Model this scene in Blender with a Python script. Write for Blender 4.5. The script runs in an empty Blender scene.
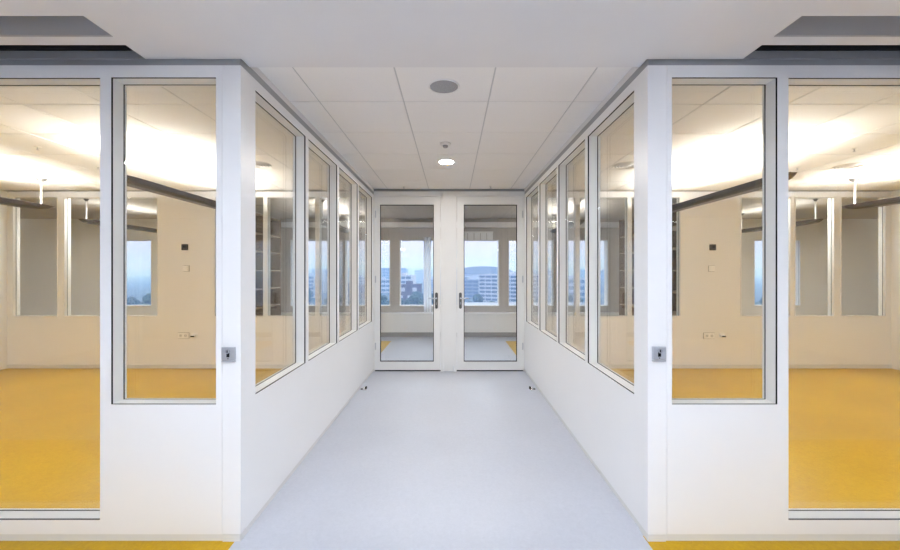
import bpy, bmesh, math, random
from mathutils import Vector, Matrix
random.seed(7)
S = bpy.context.scene
COL = S.collection
PI = math.pi

# ------------------------------------------------------------------ constants
CX, CZ = 0.042, 1.47            # camera position (y = 0), metres
F = 385.0                       # focal length in pixels of a 900 px wide frame
VX, VY = 452.0, 271.0           # vanishing point of the corridor
def at(px, y, d):
    """point at distance d seen at pixel (px, y) of the photograph"""
    return (CX + (px - VX) * d / F, d, CZ - (y - VY) * d / F)

FY = 2.088                      # front face of the glazed partitions
HW = 1.104                      # half width of the corridor
TH = 0.10                       # partition thickness
TOP = 2.586                     # top of partition panels
CEIL = 2.67                     # tile ceilings
HALL = 2.62                     # plaster ceiling of the hall
DY = 5.63                       # door wall
BY = 5.81                       # back wall of side rooms
RX = 6.67                       # outer walls of side rooms
WY = 8.85                       # outer window wall

# ------------------------------------------------------------------ materials
def new_mat(name):
    m = bpy.data.materials.new(name); m.use_nodes = True
    nt = m.node_tree
    for n in list(nt.nodes): nt.nodes.remove(n)
    out = nt.nodes.new('ShaderNodeOutputMaterial')
    return m, nt, out

def paint(name, col, rough=0.5, metal=0.0, var=0.03, scale=6.0, bump=0.0, bscale=60.0, spec=0.5, stretch=(1,1,1), coat=0.0):
    m, nt, out = new_mat(name)
    b = nt.nodes.new('ShaderNodeBsdfPrincipled')
    tc = nt.nodes.new('ShaderNodeTexCoord')
    mp = nt.nodes.new('ShaderNodeMapping'); mp.inputs['Scale'].default_value = stretch
    nt.links.new(tc.outputs['Object'], mp.inputs['Vector'])
    nz = nt.nodes.new('ShaderNodeTexNoise'); nz.inputs['Scale'].default_value = scale; nz.inputs['Detail'].default_value = 5
    nt.links.new(mp.outputs['Vector'], nz.inputs['Vector'])
    rp = nt.nodes.new('ShaderNodeValToRGB')
    rp.color_ramp.elements[0].position = 0.3; rp.color_ramp.elements[1].position = 0.7
    rp.color_ramp.elements[0].color = tuple(max(0, c * (1 - var)) for c in col) + (1,)
    rp.color_ramp.elements[1].color = tuple(min(1, c * (1 + var)) for c in col) + (1,)
    nt.links.new(nz.outputs['Fac'], rp.inputs['Fac'])
    nt.links.new(rp.outputs['Color'], b.inputs['Base Color'])
    b.inputs['Roughness'].default_value = rough
    b.inputs['Metallic'].default_value = metal
    b.inputs['Specular IOR Level'].default_value = spec
    b.inputs['Coat Weight'].default_value = coat
    if bump:
        n2 = nt.nodes.new('ShaderNodeTexNoise'); n2.inputs['Scale'].default_value = bscale; n2.inputs['Detail'].default_value = 3
        nt.links.new(mp.outputs['Vector'], n2.inputs['Vector'])
        bp = nt.nodes.new('ShaderNodeBump'); bp.inputs['Strength'].default_value = bump; bp.inputs['Distance'].default_value = 0.002
        nt.links.new(n2.outputs['Fac'], bp.inputs['Height'])
        nt.links.new(bp.outputs['Normal'], b.inputs['Normal'])
    nt.links.new(b.outputs['BSDF'], out.inputs['Surface'])
    return m

def lino(name, c0, c1, rough):
    """mottled linoleum: soft clouds plus fine marbled streaks"""
    m, nt, out = new_mat(name)
    b = nt.nodes.new('ShaderNodeBsdfPrincipled')
    tc = nt.nodes.new('ShaderNodeTexCoord')
    a = nt.nodes.new('ShaderNodeTexNoise'); a.inputs['Scale'].default_value = 1.3; a.inputs['Detail'].default_value = 3
    f = nt.nodes.new('ShaderNodeTexNoise'); f.inputs['Scale'].default_value = 38; f.inputs['Detail'].default_value = 6; f.inputs['Distortion'].default_value = 1.2
    nt.links.new(tc.outputs['Object'], a.inputs['Vector']); nt.links.new(tc.outputs['Object'], f.inputs['Vector'])
    mx = nt.nodes.new('ShaderNodeMath'); mx.operation = 'MULTIPLY_ADD'; mx.inputs[1].default_value = 0.45
    nt.links.new(a.outputs['Fac'], mx.inputs[0])
    m2 = nt.nodes.new('ShaderNodeMath'); m2.operation = 'MULTIPLY'; m2.inputs[1].default_value = 0.55
    nt.links.new(f.outputs['Fac'], m2.inputs[0]); nt.links.new(m2.outputs[0], mx.inputs[2])
    rp = nt.nodes.new('ShaderNodeValToRGB')
    rp.color_ramp.elements[0].position = 0.36; rp.color_ramp.elements[1].position = 0.64
    rp.color_ramp.elements[0].color = c0 + (1,); rp.color_ramp.elements[1].color = c1 + (1,)
    nt.links.new(mx.outputs[0], rp.inputs['Fac']); nt.links.new(rp.outputs['Color'], b.inputs['Base Color'])
    b.inputs['Roughness'].default_value = rough; b.inputs['Specular IOR Level'].default_value = 0.35
    bp = nt.nodes.new('ShaderNodeBump'); bp.inputs['Strength'].default_value = 0.06; bp.inputs['Distance'].default_value = 0.002
    nt.links.new(f.outputs['Fac'], bp.inputs['Height']); nt.links.new(bp.outputs['Normal'], b.inputs['Normal'])
    nt.links.new(b.outputs['BSDF'], out.inputs['Surface'])
    return m

def glass(name, tint=(0.985, 0.99, 0.985), f0=0.04):
    """thin clear pane: Schlick mirror over transparency, the same from both sides"""
    m, nt, out = new_mat(name)
    geo = nt.nodes.new('ShaderNodeNewGeometry')
    dt = nt.nodes.new('ShaderNodeVectorMath'); dt.operation = 'DOT_PRODUCT'
    nt.links.new(geo.outputs['Normal'], dt.inputs[0]); nt.links.new(geo.outputs['Incoming'], dt.inputs[1])
    ab = nt.nodes.new('ShaderNodeMath'); ab.operation = 'ABSOLUTE'; nt.links.new(dt.outputs['Value'], ab.inputs[0])
    om = nt.nodes.new('ShaderNodeMath'); om.operation = 'SUBTRACT'; om.inputs[0].default_value = 1.0; nt.links.new(ab.outputs[0], om.inputs[1])
    pw = nt.nodes.new('ShaderNodeMath'); pw.operation = 'POWER'; pw.inputs[1].default_value = 5; nt.links.new(om.outputs[0], pw.inputs[0])
    ma = nt.nodes.new('ShaderNodeMath'); ma.operation = 'MULTIPLY_ADD'; ma.inputs[1].default_value = 1 - f0; ma.inputs[2].default_value = f0
    nt.links.new(pw.outputs[0], ma.inputs[0])
    tr = nt.nodes.new('ShaderNodeBsdfTransparent'); tr.inputs['Color'].default_value = tint + (1,)
    gl = nt.nodes.new('ShaderNodeBsdfGlossy'); gl.inputs['Roughness'].default_value = 0.0
    mix = nt.nodes.new('ShaderNodeMixShader')
    nt.links.new(ma.outputs[0], mix.inputs['Fac']); nt.links.new(tr.outputs[0], mix.inputs[1]); nt.links.new(gl.outputs[0], mix.inputs[2])
    nt.links.new(mix.outputs[0], out.inputs['Surface'])
    return m

def emit(name, col, strength):
    m, nt, out = new_mat(name)
    e = nt.nodes.new('ShaderNodeEmission'); e.inputs['Color'].default_value = col + (1,); e.inputs['Strength'].default_value = strength
    nt.links.new(e.outputs[0], out.inputs['Surface'])
    return m

M = {}
M['panel']   = paint('white_panel', (0.84, 0.84, 0.845), 0.38, var=0.008, scale=2, bump=0.05, bscale=220)
M['frame']   = paint('white_frame', (0.83, 0.83, 0.82), 0.35, var=0.008)
M['door']    = paint('white_door', (0.80, 0.80, 0.79), 0.35, var=0.008)
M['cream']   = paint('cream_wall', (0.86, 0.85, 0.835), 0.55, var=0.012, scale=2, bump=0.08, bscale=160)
M['dimtaupe']   = paint('backlit_taupe_wall', (0.53, 0.50, 0.475), 0.6, var=0.012, scale=2)  # darker than the cream walls: backlit dimness put into the colour
M['tilef']   = paint('backlit_taupe_tile', (0.48, 0.455, 0.43), 0.9, var=0.012, scale=120)  # tiles darkened in colour for the backlit far room
M['creamf']  = paint('cream_frame', (0.88, 0.87, 0.85), 0.4, var=0.01)
M['plaster'] = paint('white_plaster', (0.78, 0.77, 0.77), 0.85, var=0.012, scale=3, bump=0.12, bscale=300)
M['greyp']   = paint('grey_paint', (0.42, 0.41, 0.41), 0.7, var=0.01)
M['tile']    = paint('ceiling_tile', (0.86, 0.85, 0.835), 0.9, var=0.012, scale=120, bump=0.2, bscale=400)
M['tgrid']   = paint('ceiling_grid', (0.58, 0.58, 0.58), 0.5, var=0.01)
M['alu']     = paint('grey_aluminium', (0.36, 0.365, 0.38), 0.5, metal=0.2, var=0.02)
M['black']   = paint('black_slot', (0.012, 0.012, 0.016), 0.8, var=0.1)
M['gasket']  = paint('black_rubber', (0.010, 0.010, 0.012), 0.7, var=0.1, spec=0.2)
M['plinth']  = paint('plinth', (0.72, 0.715, 0.70), 0.45, var=0.01)
M['skirt']   = paint('grey_skirting', (0.30, 0.29, 0.28), 0.5, var=0.02)
M['lamp']    = paint('lamp_housing', (0.115, 0.10, 0.092), 0.34, metal=0.7, var=0.03, scale=20)
M['rosem']   = paint('grey_metal_cup', (0.10, 0.095, 0.09), 0.4, metal=0.3)
M['rod']     = paint('white_rod', (0.82, 0.80, 0.76), 0.35, var=0.01)
M['steel']   = paint('brushed_steel', (0.55, 0.56, 0.60), 0.35, metal=0.8, var=0.05, scale=40, stretch=(1, 1, 14))
M['darksteel'] = paint('dark_steel', (0.13, 0.13, 0.125), 0.38, metal=0.8, var=0.05, scale=30)
M['chrome']  = paint('chrome', (0.75, 0.75, 0.76), 0.12, metal=1.0, var=0.01)
M['socket']  = paint('white_plastic', (0.93, 0.92, 0.90), 0.35, var=0.01)
M['brown']   = paint('brown_plastic', (0.035, 0.025, 0.02), 0.45, var=0.05)
M['mesh']    = paint('speaker_mesh', (0.36, 0.36, 0.375), 0.6, metal=0.3, var=0.25, scale=220)
M['wood']    = paint('walnut_board', (0.17, 0.105, 0.07), 0.5, var=0.18, scale=5, stretch=(9, 1, 9))
M['woodl']   = paint('oak_edge', (0.46, 0.35, 0.24), 0.5, var=0.12, scale=5, stretch=(9, 1, 9))
M['blind']   = paint('white_blind', (0.92, 0.92, 0.92), 0.6, var=0.01)
M['curtain'] = paint('white_curtain', (0.80, 0.80, 0.84), 0.8, var=0.02, scale=30)
m, nt, out = new_mat('white_voile')
d_ = nt.nodes.new('ShaderNodeBsdfDiffuse'); t_ = nt.nodes.new('ShaderNodeBsdfTranslucent'); x_ = nt.nodes.new('ShaderNodeMixShader')
d_.inputs['Color'].default_value = (.93, .93, .95, 1); t_.inputs['Color'].default_value = (.95, .95, .97, 1); x_.inputs['Fac'].default_value = .75
nt.links.new(d_.outputs[0], x_.inputs[1]); nt.links.new(t_.outputs[0], x_.inputs[2]); y_ = nt.nodes.new('ShaderNodeMixShader'); q_ = nt.nodes.new('ShaderNodeBsdfTransparent'); y_.inputs['Fac'].default_value = .15
nt.links.new(x_.outputs[0], y_.inputs[1]); nt.links.new(q_.outputs[0], y_.inputs[2]); nt.links.new(y_.outputs[0], out.inputs['Surface'])
M['voile'] = m
M['grey_floor'] = lino('grey_linoleum', (0.49, 0.51, 0.575), (0.54, 0.56, 0.625), 0.34)
M['yellow_floor'] = lino('yellow_linoleum', (0.51, 0.290, 0.002), (0.61, 0.368, 0.005), 0.33)
M['glass']   = glass('clear_glass')
M['glassg']  = glass('greenish_glass', (0.96, 0.975, 0.97))
M['strip']   = emit('warm_tube', (1.0, 0.95, 0.87), 105.0)
M['stripw']  = emit('dim_warm_tube', (1.0, 0.94, 0.88), 40.0)
M['stripo']  = emit('soft_warm_tube', (1.0, 0.95, 0.88), 20.0)
M['troffer'] = emit('cool_diffuser', (0.85, 0.92, 1.02), 29.0)
M['warmfill'] = emit('warm_fill', (1.0, 0.97, 0.92), 27.0)
M['coolfill'] = emit('cool_fill', (0.88, 0.94, 1.0), 22.0)
M['farfill'] = emit('neutral_fill', (1.0, 0.98, 0.95), 48.0)
M['spot']    = emit('downlight_disc', (1.0, 0.96, 0.91), 310.0)
M['city_w']  = paint('pale_concrete', (0.52, 0.54, 0.60), 0.8, var=0.05, scale=0.2)
M['city_g']  = paint('grey_concrete', (0.22, 0.23, 0.26), 0.8, var=0.08, scale=0.2)
M['city_b']  = paint('brown_brick', (0.10, 0.07, 0.06), 0.85, var=0.1, scale=0.3)
M['city_win'] = paint('dark_windows', (0.05, 0.065, 0.10), 0.3, var=0.2, scale=0.6)
M['ground']  = paint('town_ground', (0.05, 0.07, 0.06), 0.95, var=0.4, scale=0.02)
M['hill']    = paint('wooded_hill', (0.10, 0.13, 0.13), 0.95, var=0.3, scale=0.01)
M['leaf']    = paint('dark_foliage', (0.045, 0.085, 0.05), 0.9, var=0.5, scale=0.8)
M['bark']    = paint('bark', (0.08, 0.06, 0.045), 0.9, var=0.3, scale=3)

# ------------------------------------------------------------------ mesh helpers
class MB:
    def __init__(self): self.bm = bmesh.new()
    def box(self, x0, x1, y0, y1, z0, z1):
        v = [self.bm.verts.new(p) for p in ((x0,y0,z0),(x1,y0,z0),(x1,y1,z0),(x0,y1,z0),(x0,y0,z1),(x1,y0,z1),(x1,y1,z1),(x0,y1,z1))]
        for f in ((3,2,1,0),(4,5,6,7),(0,1,5,4),(1,2,6,5),(2,3,7,6),(3,0,4,7)): self.bm.faces.new([v[i] for i in f])
        return self
    def loops(self, rings, cap=True, closed=True):
        rs = [[self.bm.verts.new(p) for p in r] for r in rings]
        n = len(rs[0])
        for a, b in zip(rs, rs[1:]):
            for i in range(n if closed else n - 1):
                j = (i + 1) % n
                self.bm.faces.new((a[i], a[j], b[j], b[i]))
        if cap and closed:
            self.bm.faces.new(list(reversed(rs[0]))); self.bm.faces.new(rs[-1])
        return self
    def lathe(self, prof, c=(0,0,0), axis='z', n=28, cap=True):
        """prof: list of (radius, height) along axis"""
        rings = []
        for r, h in prof:
            ring = []
            for i in range(n):
                a = 2 * PI * i / n
                p = (r * math.cos(a), r * math.sin(a), h)
                if axis == 'y': p = (p[0], p[2], p[1])
                if axis == 'x': p = (p[2], p[0], p[1])
                ring.append((p[0] + c[0], p[1] + c[1], p[2] + c[2]))
            rings.append(ring)
        return self.loops(rings, cap)
    def quad(self, pts):
        self.bm.faces.new([self.bm.verts.new(p) for p in pts]); return self
    def build(self, name, mat, parent=None, bevel=0.0, smooth=False, seg=2):
        bm = self.bm
        bmesh.ops.recalc_face_normals(bm, faces=bm.faces)
        if bevel:
            ed = [e for e in bm.edges if len(e.link_faces) == 2 and e.calc_face_angle(0) > 0.6]
            bmesh.ops.bevel(bm, geom=ed, offset=bevel, segments=seg, affect='EDGES', profile=0.6)
        me = bpy.data.meshes.new(name); bm.to_mesh(me); bm.free()
        me.materials.append(mat)
        if smooth:
            for p in me.polygons: p.use_smooth = True
            try: me.set_sharp_from_angle(angle=0.7)
            except Exception: pass
        o = bpy.data.objects.new(name, me); COL.objects.link(o)
        if parent: o.parent = parent
        return o

def tag(o, label=None, cat=None, group=None, kind=None):
    if label: o['label'] = label
    if cat: o['category'] = cat
    if group: o['group'] = group
    if kind: o['kind'] = kind
    return o
def empty(name, loc, label, cat, group=None, kind=None, rz=0.0):
    o = bpy.data.objects.new(name, None); COL.objects.link(o)
    o.location = loc; o.rotation_euler = (0, 0, rz); o.empty_display_size = 0.1
    return tag(o, label, cat, group, kind)
def struct(o, label, cat): return tag(o, label, cat, None, 'structure')
def copy_tree(o, parent=None):
    c = o.copy(); COL.objects.link(c); c.parent = parent
    for ch in list(o.children): copy_tree(ch, c)
    return c

# oriented boxes: u along the wall, d into the wall from its visible face, v up
def umap(axis, face, sgn):
    def f(mb, u0, u1, d0, d1, v0, v1):
        a, b = sorted((face + sgn * d0, face + sgn * d1))
        if axis == 'y': mb.box(u0, u1, a, b, v0, v1)
        else: mb.box(a, b, u0, u1, v0, v1)
    return f

def wall(name, mp, u0, u1, v0, v1, th, openings, mat, label, cuts=(), gap=0.0022, d0=0.0):
    """solid wall with rectangular openings (u0,u1,v0,v1); cuts are vertical panel joints"""
    mb = MB()
    us = sorted(set([u0, u1] + [o[0] for o in openings] + [o[1] for o in openings] + list(cuts)))
    us = [u for u in us if u0 - 1e-6 <= u <= u1 + 1e-6]
    for a, b in zip(us, us[1:]):
        if b - a < 1e-5: continue
        aa = a + (gap / 2 if a in cuts else 0); bb = b - (gap / 2 if b in cuts else 0)
        mid = (a + b) / 2
        ops = sorted((o[2], o[3]) for o in openings if o[0] - 1e-6 < mid < o[1] + 1e-6)
        lo = v0
        for (p, q) in ops + [(v1, v1)]:
            if p - lo > 1e-4:
                mp(mb, aa, bb, d0, th, lo, p)
            lo = max(lo, q)
    for c in cuts:
        ops = sorted((o[2], o[3]) for o in openings if o[0] - 1e-6 <= c <= o[1] + 1e-6)
        lo = v0
        for (p, q) in ops + [(v1, v1)]:
            if p - lo > 1e-4: mp(mb, c - .006, c + .006, d0 + .004, th - .002, lo + .0005, p - .0005)
            lo = max(lo, q)
    return struct(mb.build(name, mat), label, 'wall')

WN = [0]
def window(mp, base, op, dg, th, fmat, gmat, label, inset=0.008, outer=True, sill=None):
    """glazed light in an opening: lining, black gaskets and a pane set back dg"""
    WN[0] += 1
    r = empty('window_%d' % WN[0], base, label, 'window', kind='structure')
    u0, u1, v0, v1 = op
    def ring(mb, e0, e1, d0, d1):
        mp(mb, u0 + e0, u0 + e1, d0, d1, v0 + e0, v1 - e0)
        mp(mb, u1 - e1, u1 - e0, d0, d1, v0 + e0, v1 - e0)
        mp(mb, u0 + e1, u1 - e1, d0, d1, v1 - e1, v1 - e0)
        mp(mb, u0 + e1, u1 - e1, d0, d1, v0 + e0, v0 + e1)
    parts = []
    if outer: inset = .002
    mb = MB(); ring(mb, 0.0003, inset, .011 if outer else -.010, th - 0.001); parts.append(mb.build('window_frame', fmat))
    mb = MB()
    if outer: ring(mb, 0.0003, 0.0011, 0.0012, 0.0108)        # dark joint in the reveal
    ring(mb, inset + .0001, inset + 0.0016, dg - 0.006, dg - .0002)
    o = mb.build('gasket', M['gasket']); o['label'] = 'black rubber gasket'; parts.append(o)
    mb = MB(); mp(mb, u0 + inset + .001, u1 - inset - .001, dg, dg + 0.01, v0 + inset + .001, v1 - inset - .001)
    o = mb.build('pane', gmat); o['label'] = 'clear glass pane'; parts.append(o)
    inv = Matrix.Translation(Vector(base)).inverted()
    for o in parts:
        o.data.transform(inv); o.parent = r
    return r

# ------------------------------------------------------------------ floors
mb = MB(); mb.box(-11.7, 11.7, -4.2, 9.1, -0.12, 0.0)
struct(mb.build('floor', M['yellow_floor']), 'glossy yellow linoleum floor on both sides of the grey strip', 'floor')
mb = MB(); mb.box(-1.137, 1.10, -4.0, FY + .05, -0.001, 0.0015); mb.box(-1.20, 1.20, FY + .05, BY, -0.001, 0.0015); mb.box(-1.23, 1.16, BY, 8.08, -0.001, 0.0015); mb.box(-11.4, 11.4, 8.08, 8.6, -0.001, 0.0015); mb.box(-RX, RX, -4.0, 1.0, -0.001, 0.0016)
struct(mb.build('floor', M['grey_floor']), 'pale grey linoleum strip running down the corridor', 'floor')

# ------------------------------------------------------------------ glazed partitions facing the camera
s = 184.4
def fx(px): return (px - VX) / s + CX
def fz(y): return CZ - (y - VY) / s
mf = umap('y', FY, 1)
Z0 = 0.042
small = {'l': (fx(111), fx(216), fz(404.5), fz(77.3)), 'r': (fx(672), fx(777.5), fz(404.5), fz(77.3))}
bigw = {'l': (-3.40, fx(100), fz(520), fz(77.8)), 'r': (fx(788.5), 3.40, fz(520), fz(77.8))}
wall('wall_front_left', mf, -RX, -HW, Z0, TOP, TH, [small['l'], bigw['l']], M['panel'],
     'white panelled partition front left of the corridor with two windows', cuts=(fx(222),))
wall('wall_front_right', mf, HW, RX, Z0, TOP, TH, [small['r'], bigw['r']], M['panel'],
     'white panelled partition front right of the corridor with two windows', cuts=(fx(667),))
for sd, op, nm in (('l', small['l'], 'smaller raised window beside the key switch on the left partition front'),
                   ('l', bigw['l'], 'tall window down to the floor on the left partition front'),
                   ('r', small['r'], 'smaller raised window beside the key switch on the right partition front'),
                   ('r', bigw['r'], 'tall window down to the floor on the right partition front')):
    window(mf, ((op[0] + op[1]) / 2, FY, op[2]), op, 0.083, TH, M['frame'], M['glass'], nm)

# corridor sides of the partitions
ml = umap('x', -HW, -1); mr = umap('x', HW, 1)
cw = [(2.245 + .83 * k, 3.015 + .83 * k, 0.75, 2.525) for k in range(4)]
wall('wall_left', ml, FY + TH, BY, Z0, TOP, TH, cw, M['panel'], 'white corridor wall with four windows on the left side')
wall('wall_right', mr, FY + TH, BY, Z0, TOP, TH, cw, M['panel'], 'white corridor wall with four windows on the right side')
ords = ['first', 'second', 'third', 'fourth']
for k, op in enumerate(cw):
    for mp_, X, sd in ((ml, -HW, 'left'), (mr, HW, 'right')):
        window(mp_, (X, (op[0] + op[1]) / 2, op[2]), op, 0.080, TH, M['frame'], M['glass'],
               '%s window from the open end in the %s corridor wall' % (ords[k], sd))

# plinths
for i, (sx, sd) in enumerate(((-1, 'left'), (1, 'right'))):
    mb = MB()
    a, b = sorted((sx * (HW + .012), sx * RX)); mb.box(a, b, FY + .009, FY + TH - .01, 0.0, Z0 - .003)
    a, b = sorted((sx * (HW + .008), sx * (HW + TH - .01))); mb.box(a, b, FY + TH - .01, DY + .1, 0.0, Z0 - .003)
    a, b = sorted((sx * (HW + .002), sx * (HW + .10))); mb.box(a, b, FY + .002, FY + .10, 0.0, Z0 - .003)
    struct(mb.build('baseboard_' + sd, M['plinth'], bevel=.0015), 'low off-white plinth under the %s partition' % sd, 'baseboard')

# grey head profile between the partitions and the ceilings
for i, (sx, sd) in enumerate(((-1, 'left'), (1, 'right'))):
    mb = MB()
    a, b = sorted((sx * (HW + .006), sx * RX))
    mb.box(a, b, FY + .002, FY + TH, TOP, TOP + .018)
    mb.box(a, b, FY + .010, FY + TH, TOP + .018, TOP + .036)
    mb.box(a, b, FY - .004, FY + TH, TOP + .036, TOP + .075)
    a, b = sorted((sx * (HW + .006), sx * (HW + TH)))
    mb.box(a, b, FY + TH, BY, TOP, TOP + .048)
    a, b = sorted((sx * (HW - .006), sx * (HW + .006)))
    m2 = MB(); a, b = sorted((sx * (HW + .004), sx * (HW + TH))); m2.box(a, b, FY + TH + .02, BY, TOP + .048, CEIL + .03)
    struct(m2.build('trim_%d' % (i + 11), M['plaster']), 'light strip between head profile and corridor ceiling on the %s' % sd, 'trim')
    struct(mb.build('trim_%d' % (i + 1), M['alu']), 'grey metal head profile above the %s partition' % sd, 'trim')

# ------------------------------------------------------------------ hall ceiling with slots, hall walls
EX = 1.62
mb = MB()
mb.box(-EX, EX, -4.0, FY, HALL, HALL + .28); mb.box(-HW + .004, HW - .004, FY, 2.174, HALL, HALL + .28)
for sx in (-1, 1):
    a, b = sorted((sx * EX, sx * RX))
    mb.box(a, b, -4.0, 1.736, HALL, HALL + .28)
    mb.box(a, b, 1.736, 1.892, HALL + .16, HALL + .28)
    mb.box(a, b, 1.892, 1.96, HALL, HALL + .28)
struct(mb.build('ceiling', M['plaster']), 'smooth grey-white plaster ceiling in front of the partitions', 'ceiling')
for i, (sx, sd) in enumerate(((-1, 'left'), (1, 'right'))):
    a, b = sorted((sx * (EX + .004), sx * RX))
    mb = MB()
    mb.box(a, b, 1.9605, 1.972, HALL + .012, HALL + .2); mb.box(a, b, 1.972, FY, HALL + .19, HALL + .2)
    mb.box(a, b, FY - .012, FY, TOP + .078, HALL + .19)
    m2 = MB(); m2.box(a, b, 1.880, 1.8915, HALL + .001, HALL + .159)  # recess face, its shade put into the grey colour
    struct(m2.build('trim_%d' % (i + 13), M['greyp']), 'inner face of the ceiling recess on the %s, shade painted in grey' % sd, 'trim')
    struct(mb.build('trim_%d' % (i + 3), M['black']), 'black open slot in the ceiling above the %s partition' % sd, 'trim')
mb = MB(); mb.box(-RX - .12, RX + .12, -4.12, -4.0, 0, 2.9)
struct(mb.build('wall_rear', M['greyp']), 'plain grey hall wall behind the viewer', 'wall')

# side walls (hall and rooms) with one window each beside the back wall
sw = [(4.72, 5.72, 0.79, 2.57)]
mL = umap('x', -RX, -1); mR = umap('x', RX, 1)
wall('wall_far_left', mL, -4.0, BY, 0.0, 2.9, .12, sw, M['cream'], 'cream outer wall of the left room')
wall('wall_far_right', mR, -4.0, BY, 0.0, 2.9, .12, sw, M['cream'], 'cream outer wall of the right room')
window(mL, (-RX, 5.22, .79), sw[0], .04, .12, M['creamf'], M['glassg'], 'window at the corner in the outer wall of the left room', outer=False, inset=.035)
window(mR, (RX, 5.22, .79), sw[0], .04, .12, M['creamf'], M['glassg'], 'window at the corner in the outer wall of the right room', outer=False, inset=.035)
mb = MB()
for sx in (-1, 1):
    a, b = sorted((sx * (RX + .121), sx * 11.6)); mb.box(a, b, -4.12, -4.0, 0, 2.9)
    a, b = sorted((sx * 11.5, sx * 11.62)); mb.box(a, b, -4.0, 9.1, 0, 2.9)
struct(mb.build('wall_outer', M['plaster']), 'plain walls of the neighbouring rooms', 'wall')

# ------------------------------------------------------------------ tile ceilings
def tiles(name, x0, x1, y0, y1, ox, oy, label, mat='tile'):
    mb = MB(); p = .6; g = .0048
    xs = [x0] + [ox + p * k for k in range(-30, 31) if x0 + .02 < ox + p * k < x1 - .02] + [x1]
    ys = [y0] + [oy + p * k for k in range(-30, 31) if y0 + .02 < oy + p * k < y1 - .02] + [y1]
    for a, b in zip(xs, xs[1:]):
        for c, d in zip(ys, ys[1:]):
            mb.box(a + g, b - g, c + g, d - g, CEIL, CEIL + .02)
    o = mb.build(name, M[mat], bevel=.0018, seg=1)
    struct(o, label, 'ceiling')
    mb = MB(); mb.box(x0, x1, y0, y1, CEIL + .004, CEIL + .03)
    k = mb.build('ceiling_grid', M['tgrid'], o); k['label'] = 'grey grid between the tiles'
    return o
tiles('ceiling', -HW - .006, HW + .006, 2.174, DY, .3, 2.73, 'white square tile ceiling over the corridor')
tiles('ceiling', -RX, -HW - TH, FY + TH, BY, -1.85, 2.77, 'white tile ceiling of the left room lit by the hanging lamps')
tiles('ceiling', HW + TH, RX, FY + TH, BY, 1.85, 2.77, 'white tile ceiling of the right room lit by the hanging lamps')
tiles('ceiling', -11.5, 11.5, DY + .08, WY + .1, .3, 5.73, 'tile ceiling of the far room, its backlit dimness painted dull beige', 'tilef')
mb = MB(); mb.box(-11.8, 11.8, -4.2, 9.2, 2.9, 3.1)  # unseen slab added to close the rooms against skylight
struct(mb.build('roof', M['plaster']), 'unseen slab added above the ceilings to keep light out', 'roof')

# ------------------------------------------------------------------ door wall
s2 = 68.4
def dx(px): return (px - VX) / s2 + CX
def dz(y): return CZ - (y - VY) / s2
P0, P1 = dx(440.6), dx(456.7)
DT = dz(196.3)
mD = umap('y', DY, 1)
mb = MB()
mD(mb, -HW, HW, 0.0, .08, DT + .05, CEIL - .035)
mD(mb, -HW, HW, 0.03, .08, CEIL - .035, CEIL + .03)
mD(mb, P0 + .045, P1 - .045, 0.004, .08, .085, DT + .05)
mD(mb, P0 + .050, P1 - .050, 0.016, .08, 0, .085)
struct(mb.build('wall_back', M['door'], bevel=.0015), 'white post and header around the two glazed doors', 'wall')
mb = MB()
for (a, b) in ((-HW, P0 + .045), (P1 - .045, HW)):
    mD(mb, a, a + (.045 if a > -1 else .012), -.004, .08, 0, DT + .05) if a > -1 else mD(mb, a, a + .012, -.004, .08, 0, DT + .05)
    mD(mb, b - (.045 if b < 1 else .012), b, -.004, .08, 0, DT + .05)
    mD(mb, a + .012, b - .012, -.004, .08, DT + .006, DT + .05)
struct(mb.build('trim_5', M['door'], bevel=.002), 'white door casing around both glazed doors', 'trim')
mb = MB(); mD(mb, -HW + .001, HW - .001, .02, .032, CEIL - .036, CEIL - .001)
struct(mb.build('trim_6', M['alu']), 'grey shadow line above the double doors', 'trim')
mb = MB(); mb.box(-HW + .012, P0, DY + .012, DY + .07, .0016, .006); mb.box(P1, HW - .012, DY + .012, DY + .07, .0016, .006)
struct(mb.build('threshold', M['gasket']), 'dark threshold under the glazed doors', 'threshold')

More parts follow.
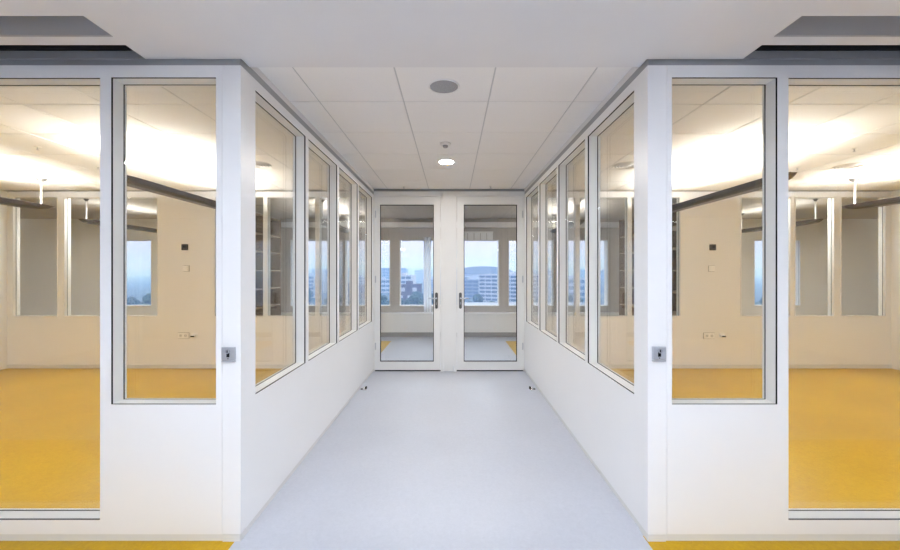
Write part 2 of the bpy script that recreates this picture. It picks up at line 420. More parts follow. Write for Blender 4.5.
def door(n, x0, x1, gx0, gx1, handle_x, lev, label, hinge_x):
    r = empty('door_%d' % n, (hinge_x, DY + .03, 0), label, 'door', kind='structure')
    ox, oy = hinge_x, DY + .03
    z0, z1 = .021, DT + .001
    gz0, gz1 = dz(361.8), dz(204.5)
    y0, y1 = DY + .004, DY + .06
    def B(mb, a, b, c, d, e, f): mb.box(a - ox, b - ox, c - oy, d - oy, e, f)
    mb = MB()
    B(mb, x0, gx0, y0, y1, z0, z1); B(mb, gx1, x1, y0, y1, z0, z1)
    B(mb, gx0, gx1, y0, y1, z0, gz0); B(mb, gx0, gx1, y0, y1, gz1, z1)
    mb.build('door_frame', M['door'], r)
    mb = MB(); e = .010
    B(mb, gx0, gx0 + e, y0 + .010, y0 + .03, gz0, gz1); B(mb, gx1 - e, gx1, y0 + .010, y0 + .03, gz0, gz1)
    B(mb, gx0 + e, gx1 - e, y0 + .010, y0 + .03, gz0, gz0 + e); B(mb, gx0 + e, gx1 - e, y0 + .010, y0 + .03, gz1 - e, gz1)
    o = mb.build('gasket', M['gasket'], r); o['label'] = 'black rubber gasket'
    mb = MB(); B(mb, gx0 + .001, gx1 - .001, y0 + .016, y0 + .024, gz0 + .001, gz1 - .001)
    o = mb.build('pane', M['glass'], r); o['label'] = 'clear glass pane'
    # handle: long rounded plate, lever with return, lock cylinder
    hz = dz(300.6); w, h = .021, .118
    mb = MB(); ring = []
    for i in range(24):
        a = 2 * PI * i / 24
        ring.append((handle_x - ox + w * math.cos(a), hz + (h - w) * (1 if math.sin(a) >= 0 else -1) + w * math.sin(a)))
    mb.loops([[(p[0], y0 - .009 - oy, p[1]) for p in ring], [(p[0], y0 - oy, p[1]) for p in ring]])
    hd = mb.build('door_handle', M['darksteel'], r, bevel=.002); hd['label'] = 'dark steel handle plate'
    mb = MB(); lz = hz + .035
    mb.lathe([(.010, 0), (.010, .05)], (handle_x - ox, y0 - .058 - oy, lz), 'y', 14)
    pts = [(0, 0), (lev * .03, -.004), (lev * .075, 0), (lev * .118, .004)]
    rings = []
    for (px_, py_) in pts:
        rings.append([(handle_x - ox + px_, y0 - .052 - oy + py_ + .007 * math.cos(t), lz + .010 * math.sin(t)) for t in [2 * PI * i / 12 for i in range(12)]])
    mb.loops(rings)
    o = mb.build('lever', M['steel'], hd, smooth=True); o['label'] = 'steel lever handle'
    mb = MB(); mb.lathe([(.0085, 0), (.0085, .012)], (handle_x - ox, y0 - .014 - oy, hz - .037), 'y', 16)
    mb.box(handle_x - ox - .004, handle_x - ox + .004, y0 - .014 - oy, y0 - .006 - oy, hz - .058, hz - .037)
    o = mb.build('lock_cylinder', M['chrome'], hd); o['label'] = 'bright chrome lock cylinder'
    sx = 1 if hinge_x > 0 else -1
    for zz in (.32, 1.3, 2.25):
        mb = MB(); mb.lathe([(.008, 0), (.009, .004), (.009, .096), (.008, .1)], (hinge_x - sx * .016 - ox, y0 - .006 - oy, zz), 'z', 12)
        mb.build('hinge', M['steel'], r, smooth=True)
door(1, -HW + .015, P0 - .004, dx(379.9), dx(433.8), dx(436.5), -1, 'glazed white door left of the middle post, lever pointing left', -HW + .012)
door(2, P1 + .004, HW - .015, dx(463.8), dx(517.2), dx(460.4), 1, 'glazed white door right of the middle post, lever pointing right', HW - .012)

# ------------------------------------------------------------------ back walls of the side rooms (glazed towards the far room)
def bx(px): return (px - VX) * BY / F + CX
def bz(y): return CZ - (y - VY) * BY / F
mB = umap('y', BY, 1)
panes_l = [(13, 58), (64.5, 104), (108, 158), (214.5, 264), (267, 316), (319, 369)]
gz0, gz1 = bz(316.5), bz(196.8)
for sd in ('left', 'right'):
    pl = panes_l if sd == 'left' else [((895 if a > 200 else 898.5) - b, (895 if a > 200 else 898.5) - a) for a, b in panes_l]
    ops = [(bx(a), bx(b), gz0, gz1) for a, b in pl]
    x0, x1 = (-RX, -HW - TH) if sd == 'left' else (HW + TH, RX)
    ops = [(max(o[0], x0 + .02), min(o[1], x1 - .02), o[2], o[3]) for o in ops]
    wall('wall_back_' + sd, mB, x0, x1, 0.0, CEIL + .03, .09, ops, M['cream'], 'cream back wall of the %s room, glazed above a solid lower part' % sd)
    nm = ['outermost pane in the corner', 'second pane from the outer corner', 'pane beside the outer edge of the solid wall with sockets',
          'pane in front of the bookcase next to the solid wall', 'middle pane of the inner row seen through the corridor windows', 'innermost pane next to the corridor wall']
    for k, op in enumerate(ops):
        window(mB, ((op[0] + op[1]) / 2, BY, gz0), op, .035, .09, M['creamf'], M['glassg'], 'glazed back wall of the %s room, %s' % (sd, nm[k]), outer=False, inset=.009)
    # projecting sill line and skirting
    mb = MB(); mb.box(x0 + .001, x1 - .001, BY - .012, BY - .0005, 0.0015, .06)
    struct(mb.build('baseboard_back_' + sd, M['plinth'], bevel=.003), 'cream skirting along the back wall of the %s room' % sd, 'baseboard')
mb = MB()
for sx in (-1, 1):
    a, b = sorted((sx * HW, sx * (HW + TH))); mb.box(a, b, BY + .001, BY + .09, 0, CEIL + .03); 
    a, b = sorted((sx * HW, sx * (HW + TH))); mb.box(a, b, BY - .001, BY + .001, 0, CEIL + .03)
struct(mb.build('wall_stub', M['cream']), 'cream wall ends beside the glazed doors', 'wall')

# ------------------------------------------------------------------ far room: outer wall, windows
mW = umap('y', WY, 1)
wz0, wz1 = .665, 2.185
pit, mul = 1.253, .215
wops = []
for k in range(-3, 3):
    c = -.02 + pit * (k + .5)
    wops.append((c - (pit - mul) / 2, c + (pit - mul) / 2, wz0, wz1))
wops.append((-7.95, -6.86, wz0, wz1)); wops.append((6.98, 8.05, wz0, wz1))
wall('wall_window', mW, -4.04, 4.04, 0.0, 2.9, .2, wops[:6], M['dimtaupe'], 'outer wall of the city windows, its backlit dimness painted dull beige')
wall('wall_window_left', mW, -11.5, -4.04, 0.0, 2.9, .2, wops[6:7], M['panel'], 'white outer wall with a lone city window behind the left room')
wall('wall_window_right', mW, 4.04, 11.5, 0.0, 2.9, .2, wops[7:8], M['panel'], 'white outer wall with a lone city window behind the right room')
places = ['third city window left of the middle, behind the bookcase', 'second city window left of the middle', 'city window behind the left door, with the curtain',
          'city window behind the right door', 'second city window right of the middle', 'third city window right of the middle, by the bookcase',
          'lone city window far to the left behind the left room', 'lone city window far to the right behind the right room']
for k, op in enumerate(wops):
    window(mW, ((op[0] + op[1]) / 2, WY, wz0), op, .03, .2, M['creamf'], M['glass'], places[k], outer=False, inset=.012)
mb = MB(); mb.box(-3.95, 3.95, 8.6, WY - .0005, 0.0015, .50); mb.box(-3.95, 3.95, 8.575, WY - .0005, .50, .525)
struct(mb.build('wall_parapet', M['cream'], bevel=.003), 'cream parapet casing with ledge below the city windows', 'wall')
mb = MB(); mb.box(-3.95, 3.95, 8.585, 8.5995, 0.0015, .10)
struct(mb.build('baseboard_back', M['skirt']), 'dark grey skirting below the city windows', 'baseboard')
for sx, sd in ((-1, 'left'), (1, 'right')):
    mb = MB(); a, b = sorted((sx * 3.98, sx * 4.1)); mb.box(a, b, BY + .09, WY, 0, CEIL + .03)
    struct(mb.build('wall_divider_' + sd, M['cream']), 'cream cross wall behind the bookcase on the %s' % sd, 'wall')

# white pelmet above the windows with blind slats, curtain
r = empty('blind_pelmet', (0, 8.70, 2.52), 'long white pelmet box fixed above the city windows', 'blind')
mb = MB(); mb.box(-3.9, 3.9, 0, .145, -.055, .055)
mb.build('pelmet_box', M['blind'], r, bevel=.004)
for xs in ((-1.9, -1.10), (1.10, 1.9)):
    mb = MB(); n = 6; w = (xs[1] - xs[0]) / n
    for i in range(n): mb.box(xs[0] + i * w + .012, xs[0] + (i + 1) * w - .012, -.008, -.001, -.055, .05)
    mb.build('slat_panel', M['blind'], r)
r = empty('window_blind', (.62, 8.76, 2.34), 'short raised white blind of strips above the window behind the right door', 'blind')
mb = MB(); mb.box(-.36, .36, -.01, .085, .0, .03); mb.build('head_rail', M['creamf'], r)
for i in range(5):
    mb = MB(); x = -.36 + i * .145
    mb.box(x, x + .132, 0, .02, -.165, .0); o = mb.build('slat', M['blind'], r, bevel=.003)
mb = MB(); rings = []
n = 40
for zz in (.42, .8, 1.3, 1.8, 2.24):
    k = 1.0 + .08 * math.sin(zz * 3)
    front = [(-.60 + .17 * i / n * k, 8.74 - .014 * math.sin(i / n * 2 * PI * 3 + zz * .4) , zz) for i in range(n + 1)]
    back = [(p[0], p[1] + .006, p[2]) for p in reversed(front)]
    rings.append(front)
mb.loops(rings, cap=False, closed=False)
tag(mb.build('curtain', M['voile'], smooth=True), 'narrow white curtain hanging at the window behind the left door', 'curtain')

# bookcases standing along the cross walls, open towards the middle
def bookcase(sx, label):
    r = empty('bookcase', (sx * 3.78, 7.075, .0), label, 'bookcase', 'bookcases against the cross walls')
    hx, L, H = .18, 1.125, 2.56
    mb = MB(); a, b = sorted((sx * .165, sx * .18)); mb.box(a, b, -L, L, .0, H); mb.build('back_panel', M['wood'], r)
    for yy in (-L, -L / 3, L / 3, L - .022):
        mb = MB(); mb.box(-hx, hx, yy, yy + .022, 0, H); mb.build('side_panel', M['wood'], r)
    for bay in range(3):
        for z in (.08, .40, .75, 1.11, 1.465, 1.83, 2.17, 2.53):
            mb = MB(); y0 = -L + .022 + bay * 2 * L / 3
            mb.box(-hx + .004, hx - .004, y0 + .001, y0 + 2 * L / 3 - .024 + .001, z, z + .022)
            mb.build('shelf', M['woodl'], r)
    return r
bookcase(-1, 'empty brown bookcase behind the left room glazing')
bookcase(1, 'empty brown bookcase behind the right room glazing')

# ------------------------------------------------------------------ hanging lamps
LZ = 2.262       # underside of the lamps
def make_lamp(x, y0, y1, strip, label, group):
    yc = (y0 + y1) / 2; L = (y1 - y0) / 2
    r = empty('pendant_light', (x, yc, LZ), label, 'ceiling lamp', group)
    # gull-wing trough, tips rising like a boat
    sec = [(-.105, .062), (-.085, .020), (-.050, .0), (.050, .0), (.085, .020), (.105, .062), (.098, .066), (.078, .028), (.045, .010), (-.045, .010), (-.078, .028), (-.098, .066)]
    mb = MB(); rings = []
    for (t, k) in ((-L, .06), (-L + .03, .35), (-L + .09, .72), (-L + .18, .96), (-L + .25, 1), (L - .25, 1), (L - .18, .96), (L - .09, .72), (L - .03, .35), (L, .06)):
        rings.append([(p[0] * (.25 + .75 * k), t, .066 - (.066 - p[1]) * k) for p in sec])
    mb.loops(rings)
    mb.build('housing', M['lamp'], r)
    mb = MB(); mb.box(-.05, .05, -L + .22, L - .22, .034, .042)
    o = mb.build('diffuser', strip, r); o['label'] = 'glowing tube in the top of the lamp'
    for t, q in ((-L + .116, .58), (L - .14, 1)):
        mb = MB(); mb.lathe([(.011, .010), (.011, CEIL - LZ - .02)], (0, t, 0), 'z', 14)
        rod = mb.build('rod', M['rod'], r, smooth=True)
        mb = MB(); h = CEIL - LZ
        mb.lathe([(.012, h - .042), (.034 * q, h - .032), (.058 * q, h - .010), (.062 * q, h - .0005)], (0, t, 0), 'z', 24)
        mb.build('ceiling_rose', M['rosem'], rod, smooth=True)
    return r
make_lamp(-2.94, 3.33, 5.45, M['strip'], 'dark hanging uplight in the left room, nearer the corridor', 'hanging uplights')
make_lamp(3.0, 3.33, 5.45, M['strip'], 'dark hanging uplight in the right room, nearer the corridor', 'hanging uplights')
make_lamp(-5.29, 3.33, 5.14, M['strip'], 'dark hanging uplight in the left room, nearer the outer wall', 'hanging uplights')
make_lamp(5.27, 3.33, 5.14, M['strip'], 'dark hanging uplight in the right room, nearer the outer wall', 'hanging uplights')
make_lamp(-2.15, 6.4, 8.3, M['stripw'], 'hanging uplight in the far room in front of the left bookcase', 'hanging uplights')
make_lamp(2.20, 6.4, 8.3, M['stripw'], 'hanging uplight in the far room in front of the right bookcase', 'hanging uplights')
make_lamp(-6.05, 6.3, 8.2, M['stripo'], 'hanging uplight behind the back glazing of the left room', 'hanging uplights')
make_lamp(6.10, 6.3, 8.2, M['stripo'], 'hanging uplight behind the back glazing of the right room', 'hanging uplights')

make_lamp(-10.1, 6.3, 8.2, M['stripo'], 'added unseen uplight at the far left end of the far room', 'hanging uplights')  # out-of-view pair added to brighten the far outer walls
make_lamp(10.1, 6.3, 8.2, M['stripo'], 'added unseen uplight at the far right end of the far room', 'hanging uplights')

# ------------------------------------------------------------------ corridor ceiling fittings
def round_fit(name, loc, r0, depth, ring_mat, face_mat, face_name, label, cat, group=None):
    r = empty(name, loc, label, cat, group)
    mb = MB(); mb.lathe([(r0 * .90, -.001), (r0 * .93, -depth), (r0, -depth * .6), (r0 * 1.03, -.0005)], (0, 0, 0), 'z', 36, cap=False)
    mb.build('rim', ring_mat, r, smooth=True)
    mb = MB(); mb.lathe([(r0 * .01, -depth * .7), (r0 * .5, -depth * .68), (r0 * .9, -depth * .5), (r0 * .91, -.001)], (0, 0, 0), 'z', 36)
    mb.build(face_name, face_mat, r, smooth=True)
    return r
round_fit('ceiling_speaker', (-.01, 2.50, CEIL), .100, .008, M['tile'], M['mesh'], 'grille', 'round grey loudspeaker grille in the corridor ceiling', 'loudspeaker')
round_fit('downlight', (-.02, 4.24, CEIL), .084, .003, M['rod'], M['spot'], 'lamp_disc', 'small round lit downlight in the corridor ceiling', 'downlight')
r = empty('smoke_detector', (-.02, 3.62, CEIL), 'small white smoke detector between loudspeaker and downlight', 'smoke detector')
mb = MB(); mb.lathe([(.052, -.0005), (.052, -.012), (.046, -.018), (.028, -.020)], n=28); mb.build('base', M['rod'], r, smooth=True)
mb = MB(); mb.lathe([(.024, -.0195), (.024, -.034), (.016, -.042), (.002, -.044)], n=24); mb.build('sensor_head', M['greyp'], r, smooth=True)
def sprinkler(x, y, label):
    r = empty('sprinkler', (x, y, CEIL), label, 'sprinkler', 'ceiling sprinklers')
    mb = MB(); mb.lathe([(.026, -.0005), (.024, -.005), (.010, -.008)], n=24); mb.build('escutcheon', M['rod'], r, smooth=True)
    mb = MB(); mb.lathe([(.007, -.006), (.007, -.016), (.004, -.018), (.004, -.028)], n=14)
    mb.lathe([(.014, -.028), (.014, -.031)], n=16); mb.build('head', M['steel'], r)
sprinkler(-.64, 5.45, 'small sprinkler in the corridor ceiling above the left door')
sprinkler(.59, 5.45, 'small sprinkler in the corridor ceiling above the right door')
sprinkler(-3.96, 3.72, 'small sprinkler in the left room ceiling, nearer the front window')
sprinkler(3.98, 3.77, 'small sprinkler in the right room ceiling, nearer the front window')
sprinkler(-4.02, 4.42, 'small sprinkler in the left room ceiling beside the tip of the hanging lamp')
sprinkler(4.04, 4.46, 'small sprinkler in the right room ceiling beside the tip of the hanging lamp')
def diffuser(x, y, r0, label):
    r = empty('air_diffuser', (x, y, CEIL), label, 'air vent', 'round ceiling air vents')
    mb = MB()
    for k in range(4):
        ra = r0 * (1 - .22 * k); mb.lathe([(ra, -.0005 if k == 0 else -.006), (ra * .93, -.014 - .003 * k), (ra * .86, -.006)], n=32, cap=False)
    mb.build('ring_vanes', M['rod'], r, smooth=True)
    mb = MB(); mb.lathe([(r0 * .95, -.001), (r0 * .95, -.003)], n=32); mb.build('dark_throat', M['alu'], r)
    mb = MB(); mb.lathe([(r0 * .2, -.004), (r0 * .2, -.02), (r0 * .05, -.024)], n=20); mb.build('hub', M['rod'], r, smooth=True)
diffuser(-2.15, 4.33, .15, 'round air vent in the left room ceiling, seen through the first corridor window')
diffuser(2.02, 4.36, .15, 'round air vent in the right room ceiling, seen through the first corridor window')
diffuser(4.56, 4.39, .14, 'round air vent in the right room ceiling, above the tall window')

# ------------------------------------------------------------------ unseen hall lamps above and behind the viewer; side ones added to brighten the corridor
for i, y in enumerate(((0, -2.35), (0, -.95), (0, .45), (-2.6, -2.9), (2.6, -2.9), (-2.6, -1.5), (2.6, -1.5))):
    x, y = y
    r = empty('ceiling_panel_light', (x, y, HALL), 'unseen long white light panel in the hall ceiling above the viewer', 'ceiling lamp', 'long light panels in the hall ceiling')
    mb = MB(); w = .15; l = .65
    mb.box(-w, w, -l, -l + .012, -.008, -.0005); mb.box(-w, w, l - .012, l, -.008, -.0005)
    mb.box(-w, -w + .012, -l + .012, l - .012, -.008, -.0005); mb.box(w - .012, w, -l + .012, l - .012, -.008, -.0005)
    mb.build('frame', M['rod'], r)
    mb = MB(); mb.box(-w + .013, w - .013, -l + .013, l - .013, -.005, -.001); mb.build('diffuser', M['troffer'], r)

# slim fill lights added to brighten the rooms, hidden behind the window heads
def slim(x, y, mat, lab):
    r = empty('fill_light', (x, y, CEIL), lab, 'ceiling lamp', 'added fill lights hidden behind the window heads')
    mb = MB(); mb.box(-.62, .62, -.09, -.078, -.008, -.0005); mb.box(-.62, .62, .078, .09, -.008, -.0005)
    mb.box(-.62, -.608, -.078, .078, -.008, -.0005); mb.box(.608, .62, -.078, .078, -.008, -.0005); mb.build('frame', M['rod'], r)
    mb = MB(); mb.box(-.607, .607, -.077, .077, -.005, -.001); mb.build('diffuser', M[mat], r)
for sx, sd in ((-1, 'left'), (1, 'right')):
    slim(sx * 5.7, 2.36, 'warmfill', 'added slim fill light in the %s room ceiling, nearer the outer wall' % sd)
    slim(sx * 2.5, 2.36, 'warmfill', 'added slim fill light in the %s room ceiling, nearer the corridor' % sd)
    slim(sx * .72, 6.06, 'coolfill', 'added slim fill light in the far room ceiling behind the %s glazed door' % sd)
    slim(sx * 5.2, 6.16, 'farfill', 'added slim fill light in the far room just %s of the bookcase cross wall' % sd)
    slim(sx * 8.4, 6.16, 'farfill', 'added slim fill light at the %s end of the far room' % sd)

# ------------------------------------------------------------------ switches, sockets, key switches, doorstops
def key_switch(px, y, label):
    x, z = fx(px), fz(y)
    r = empty('key_switch', (x, FY, z), label, 'key switch', 'key switches on the corner posts')
    mb = MB(); mb.box(-.036, .036, -.012, -.0004, -.030, .040); mb.build('face_plate', M['steel'], r, bevel=.003)
    mb = MB(); mb.box(-.036, .036, -.014, -.0004, -.041, -.032); mb.build('lower_lip', M['steel'], r, bevel=.002)
    mb = MB(); mb.lathe([(.012, 0), (.012, .006), (.010, .009)], (0, -.021, .018), 'y', 20); k = mb.build('lock_cylinder', M['chrome'], r, smooth=True)
    mb = MB(); mb.box(-.0075, .0075, -.0145, -.0122, -.014, .010); mb.box(-.0022, .0022, -.0225, -.0212, .011, .025); mb.build('keyhole', M['gasket'], r)
    mb = MB(); mb.lathe([(.003, 0), (.003, .002)], (0, -.014, -.021), 'y', 12); mb.build('screw', M['darksteel'], r)
key_switch(229.3, 354.2, 'square metal key switch on the left corner post')
key_switch(658.3, 353.6, 'square metal key switch on the right corner post')

def thermo(px, y, side):
    x, z = bx(px), bz(y)
    r = empty('thermostat', (x, BY, z), 'small dark square thermostat on the back wall of the %s room' % side, 'thermostat', 'wall thermostats')
    mb = MB(); mb.box(-.045, .045, -.022, -.0004, -.045, .045); mb.build('housing', M['brown'], r, bevel=.004)
    mb = MB(); mb.box(-.022, .022, -.024, -.0222, -.010, .022); mb.build('display', M['gasket'], r)
def switch(px, y, side):
    x, z = bx(px), bz(y)
    r = empty('light_switch', (x, BY, z), 'white light switch below the thermostat in the %s room' % side, 'light switch', 'light switches')
    mb = MB(); mb.box(-.047, .047, -.006, -.0004, -.047, .047); mb.build('shade_surround', M['greyp'], r)  # grey rim painted as the shadow line around the plate
    mb = MB(); mb.box(-.042, .042, -.020, -.0062, -.042, .042); mb.build('plate', M['socket'], r, bevel=.003)
    mb = MB(); mb.box(-.028, .028, -.030, -.0202, -.028, .028); mb.build('rocker', M['socket'], r, bevel=.003)
def sockets(px, y, side):
    x, z = bx(px), bz(y)
    r = empty('wall_socket', (x, BY, z), 'white double socket low on the back wall of the %s room' % side, 'socket', 'double wall sockets')
    mb = MB(); mb.box(-.085, .085, -.006, -.0004, -.047, .047); mb.build('shade_surround', M['greyp'], r)  # grey edge that draws the shadow outline of the plate
    mb = MB(); mb.box(-.08, .08, -.014, -.0062, -.042, .042); mb.build('plate', M['socket'], r, bevel=.003)
    for dx_ in (-.037, .037):
        mb = MB(); mb.lathe([(.022, 0), (.022, .003), (.019, .0035)], (dx_, -.017, 0), 'y', 20); k = mb.build('outlet', M['plinth'], r)  # raised disc, darker colour stands for the shade of a recess
        k['label'] = 'round outlet, recess shade put into its colour'
        mb = MB()
        for q in (-.0095, .0095): mb.lathe([(.0032, 0), (.0032, .002)], (dx_ + q, -.0185, 0), 'y', 8)
        mb.build('pin_hole', M['gasket'], k)
def dataout(px, y, side):
    x, z = bx(px), bz(y)
    r = empty('data_outlet', (x, BY, z), 'small angled data outlet with dark underside in the %s room' % side, 'data outlet', 'data outlets')
    mb = MB(); mb.box(-.042, .042, -.012, -.0004, -.03, .042); mb.build('plate', M['socket'], r, bevel=.003)
    mb = MB(); mb.loops([[(-.032, -.0122, .02), (.032, -.0122, .02), (.032, -.0122, -.02), (-.032, -.0122, -.02)],
                         [(-.032, -.016, .018), (.032, -.016, .018), (.032, -.045, -.018), (-.032, -.045, -.018)]]); mb.build('hood', M['socket'], r)
    mb = MB(); mb.box(-.030, .030, -.0475, -.0455, -.0175, .002); mb.build('port', M['gasket'], r)
for side, o in (('left', (185.3, 247.2, 186.5, 268.5, 183.8, 335.5, 194.5, 335.5)), ('right', (712.2, 247.4, 711.2, 268.6, 708.8, 335.7, 721.8, 335.5))):
    thermo(o[0], o[1], side); switch(o[2], o[3], side); sockets(o[4], o[5], side); dataout(o[6], o[7], side)

def doorstop(x, sx, side):
    r = empty('doorstop', (x, 4.776, .0015), 'small steel and rubber doorstop on the floor by the %s wall' % side, 'doorstop', 'floor doorstops')
    mb = MB(); mb.lathe([(.026, 0), (.026, .004), (.020, .010), (.015, .030), (.012, .034)], n=24); mb.build('steel_base', M['chrome'], r, smooth=True)
    mb = MB(); mb.lathe([(.015, 0), (.017, .003), (.017, .012), (.014, .015)], (-sx * .022 - .0075, 0, .022), 'x', 20); mb.build('rubber_buffer', M['gasket'], r, smooth=True)
    mb = MB(); a, b = sorted((sx * .018, sx * .045)); mb.box(a, b, -.014, .014, 0, .012); mb.build('fixing_foot', M['darksteel'], r, bevel=.003)
doorstop(-1.045, -1, 'left'); doorstop(1.03, 1, 'right')

# ------------------------------------------------------------------ the town beyond the windows
GZ = -28.0
mb = MB(); mb.box(-2600, 2600, 30, 3200, GZ - 2, GZ)
struct(mb.build('ground', M['ground']), 'dark green and grey town ground far below the windows', 'ground')
mb = MB(); n = 60; top = []
for i in range(n + 1):
    x = -3000 + 6000 * i / n
    top.append((x, GZ + 46 + 14 * math.sin(i * .7) + 9 * math.sin(i * 1.9 + 1)))
mb.loops([[(x, 2900 + 60 * (j == 1), z if j == 1 else GZ) for x, z in top] for j in range(2)] + [[(x, 3150, GZ) for x, z in top]], closed=False, cap=False)
struct(mb.build('hills', M['hill']), 'low wooded ridge on the hazy horizon', 'hills')
mb = MB(); mb.box(.2, 3.6, 9.07, 9.95, .50, .66)
struct(mb.build('trim_7', M['city_w']), 'white roof ledge just outside the windows right of the middle', 'trim')

def building(x, y, w, d, h, rz, floors, wall_mat, label, group=None, name='building', band=True, strips=None):
    r = empty(name, (x, y, GZ), label, 'building', group, rz=rz)
    mb = MB(); mb.box(-w / 2, w / 2, -d / 2, d / 2, 0, h); mb.build('wall', wall_mat, r)
    fh = h / floors
    if band:
        for k in range(floors):
            z0 = k * fh + fh * .30; z1 = k * fh + fh * .82
            mb = MB(); e = .12
            mb.box(-w / 2 - e, w / 2 + e, -d / 2 - e, d / 2 + e, z0, z1)
            mb.build('window_band', M['city_win'], r)
        nb = max(3, int(w / 6))
        mb = MB()
        for k in range(nb + 1):
            xx = -w / 2 + w * k / nb
            mb.box(xx - .35, xx + .35, -d / 2 - .3, d / 2 + .3, 0, h)
        mb.build('facade_rib', wall_mat, r)
    mb = MB(); mb.box(-w / 2 - .3, w / 2 + .3, -d / 2 - .3, d / 2 + .3, h, h + .7); mb.box(-w / 6, w / 8, -d / 5, d / 5, h + .7, h + 3.2)
    mb.build('roof', wall_mat, r)
    return r
# big banded office block behind the right door
p = at(484, 275, 372)
building(p[0] + 30, p[1] + 4, 62, 30, p[2] - GZ, -.42, 7, M['city_w'], 'large white office block with dark window bands behind the right door', name='office_block')
# arched hall behind it
r = empty('arched_hall', (44, 560, GZ), 'wide pale hall with a curved roof behind the office block', 'building')
mb = MB(); mb.box(-42, 42, -20, 20, 0, 25); mb.build('wall', M['city_w'], r)
mb = MB(); ring = [(44 * math.cos(a), 25 + 11 * math.sin(a)) for a in [PI * i / 20 for i in range(21)]]
mb.loops([[(q[0], -22, q[1]) for q in ring], [(q[0], 22, q[1]) for q in ring]]); mb.build('roof', M['city_g'], r)
# dark brick block with white bays behind the left door
p = at(410, 285, 300)
r = building(p[0], p[1], 18, 14, p[2] - GZ, .06, 4, M['city_b'], 'dark brick block with square white bays behind the left door', name='brick_block', band=False)
for k, (xx, zz) in enumerate(((-5.0, -3.2), (3.8, -3.2), (-6.5, -8.6), (0, -8.6), (5.5, -8.6))):
    mb = MB(); h = p[2] - GZ; hh = 3.0 if k < 2 else 2.0
    mb.box(xx - 1.6, xx + 1.6, -7.5, -6.9, h + zz - hh / 2, h + zz + hh / 2); o = mb.build('bay_window', M['city_w'], r); o['label'] = 'white bay window'
kinds = [('city_w', 'pale city building in the haze beyond the far windows', 'pale city buildings'),
         ('city_g', 'grey city building in the haze beyond the far windows', 'grey city buildings'),
         ('city_b', 'brownish city building in the haze beyond the far windows', 'brown city buildings')]
spots = []
for i_, px in enumerate(range(300, 612, 9)):
    d = (430, 660, 1000, 530, 800, 1300)[i_ % 6]
    spots.append((px + random.uniform(-4, 4), d, random.uniform(268, 272) if d > 750 else random.uniform(274, 288)))
for (px, d, yt) in spots:
    p = at(px, max(yt, 264 + 3500 / d), d)
    if 478 < px < 560 and d < 640: continue
    k = random.choice((0, 0, 0, 1, 1, 2))
    building(p[0], p[1], random.uniform(14, 34) * (1 + d / 1500), random.uniform(12, 20), max(8, p[2] - GZ), random.uniform(-.4, .4),
             random.randint(3, 6), M[kinds[k][0]], kinds[k][1], kinds[k][2])

def crown_mesh(seed):
    rnd = random.Random(seed); mb = MB()
    for k in range(9):
        a = rnd.uniform(0, 2 * PI); rr = rnd.uniform(0, 2.2); z = rnd.uniform(5.0, 9.5); q = rnd.uniform(1.6, 2.7)
        c = Vector((rr * math.cos(a), rr * math.sin(a), z))
        res = bmesh.ops.create_icosphere(mb.bm, subdivisions=3, radius=q, matrix=Matrix.Translation(c))
        for v in res['verts']:
            dv = (v.co - c); v.co = c + dv * rnd.uniform(.80, 1.16)
    return mb
protos = []
for sd in range(3):
    r = empty('tree', (0, 0, GZ), 'dark leafy tree standing below the far windows', 'tree', 'trees below the windows')
    crown_mesh(sd).build('crown', M['leaf'], r)
    mb = MB(); mb.lathe([(.45, 0), (.3, 2.5), (.2, 6.0)], n=10); mb.build('trunk', M['bark'], r)
    protos.append(r)
ti = 0
tpos = [(374 + 6.3 * i, (215, 245, 275, 230, 260)[i % 5]) for i in range(11)] + [(462 + 8 * i, (215, 245, 275, 230, 260)[i % 5]) for i in range(5)] \
     + [(118 + 8 * i, (190, 225, 255, 205, 240)[i % 5]) for i in range(6)] + [(752 + 7 * i, (190, 225, 255, 205, 240)[i % 5]) for i in range(5)] \
     + [(306 + 12 * i, random.uniform(210, 280)) for i in range(5)] + [(540 + 13 * i, random.uniform(210, 280)) for i in range(5)]
for (px, d) in tpos:
    o = protos[ti] if ti < 3 else copy_tree(protos[ti % 3])
    p = at(px, 0, d); k = random.uniform(.85, 1.35)
    o.location = (p[0], d, GZ); o.rotation_euler = (0, 0, random.uniform(0, 6)); o.scale = (k, k, k * random.uniform(.85, 1.1))
    ti += 1

# thin haze over the town
mb = MB(); mb.box(-2550, 2550, 60, 2890, GZ - 1, 60)
o = mb.build('haze', None or M['glass']); o.data.materials.clear()
m, nt, out = new_mat('haze')
vs = nt.nodes.new('ShaderNodeVolumeScatter'); vs.inputs['Color'].default_value = (0.24, 0.46, 1.0, 1); vs.inputs['Density'].default_value = 0.0018
nt.links.new(vs.outputs[0], out.inputs['Volume']); o.data.materials.append(m)
tag(o, 'bluish evening haze hanging over the town', 'haze', None, 'stuff')

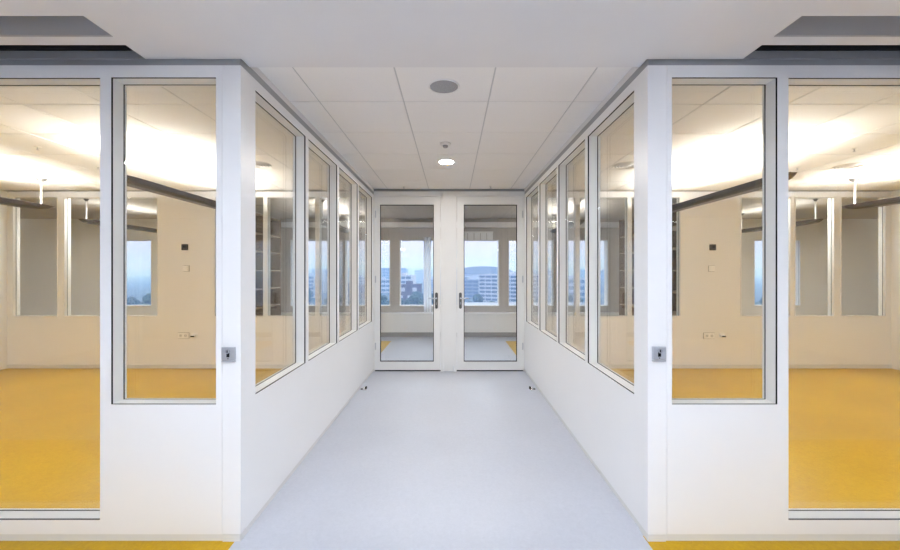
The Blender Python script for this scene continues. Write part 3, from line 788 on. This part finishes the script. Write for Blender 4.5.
# ------------------------------------------------------------------ sky
w = bpy.data.worlds.new('evening_sky'); S.world = w; w.use_nodes = True
nt = w.node_tree
for n in list(nt.nodes): nt.nodes.remove(n)
out = nt.nodes.new('ShaderNodeOutputWorld'); bg = nt.nodes.new('ShaderNodeBackground')
tc = nt.nodes.new('ShaderNodeTexCoord'); sp = nt.nodes.new('ShaderNodeSeparateXYZ')
nt.links.new(tc.outputs['Generated'], sp.inputs[0])
rp = nt.nodes.new('ShaderNodeValToRGB')
els = rp.color_ramp.elements
els[0].position = 0.0; els[0].color = (.22, .34, .62, 1)
els[1].position = 1.0; els[1].color = (1.5, 1.75, 2.2, 1)
for pos, c in ((.50, (.40, .54, .80, 1)), (.52, (.66, .68, .82, 1)), (.55, (.78, .72, .83, 1)), (.65, (1.3, 1.5, 1.85, 1))):
    e = els.new(pos); e.color = c
mp_ = nt.nodes.new('ShaderNodeMath'); mp_.operation = 'MULTIPLY_ADD'; mp_.inputs[1].default_value = .5; mp_.inputs[2].default_value = .5
nt.links.new(sp.outputs['Z'], mp_.inputs[0]); nt.links.new(mp_.outputs[0], rp.inputs['Fac'])
nt.links.new(rp.outputs['Color'], bg.inputs['Color']); bg.inputs['Strength'].default_value = 1.05
nt.links.new(bg.outputs[0], out.inputs['Surface'])

# ------------------------------------------------------------------ camera and view
cam = bpy.data.cameras.new('camera'); co = bpy.data.objects.new('camera', cam); COL.objects.link(co)
co.location = (CX, 0, CZ); co.rotation_euler = (PI / 2, 0, 0)
cam.sensor_width = 36.0; cam.lens = F * 36.0 / 900.0
cam.shift_x = -2.0 / 900; cam.shift_y = -4.0 / 900
cam.clip_start = .05; cam.clip_end = 6000
S.camera = co
S.view_settings.view_transform = 'Standard'
try: S.view_settings.look = 'None'
except Exception: pass
S.view_settings.exposure = 0.45; S.view_settings.gamma = 1.0; S.view_settings.use_curve_mapping = False
cy = S.cycles
cy.use_denoising = True
try:
    cy.denoiser = 'OPENIMAGEDENOISE'; cy.denoising_input_passes = 'RGB_ALBEDO_NORMAL'
except Exception: pass
cy.max_bounces = 12; cy.diffuse_bounces = 6; cy.glossy_bounces = 6; cy.transparent_max_bounces = 40; cy.volume_bounces = 2
cy.caustics_reflective = False; cy.caustics_refractive = False
cy.sample_clamp_indirect = 6.0
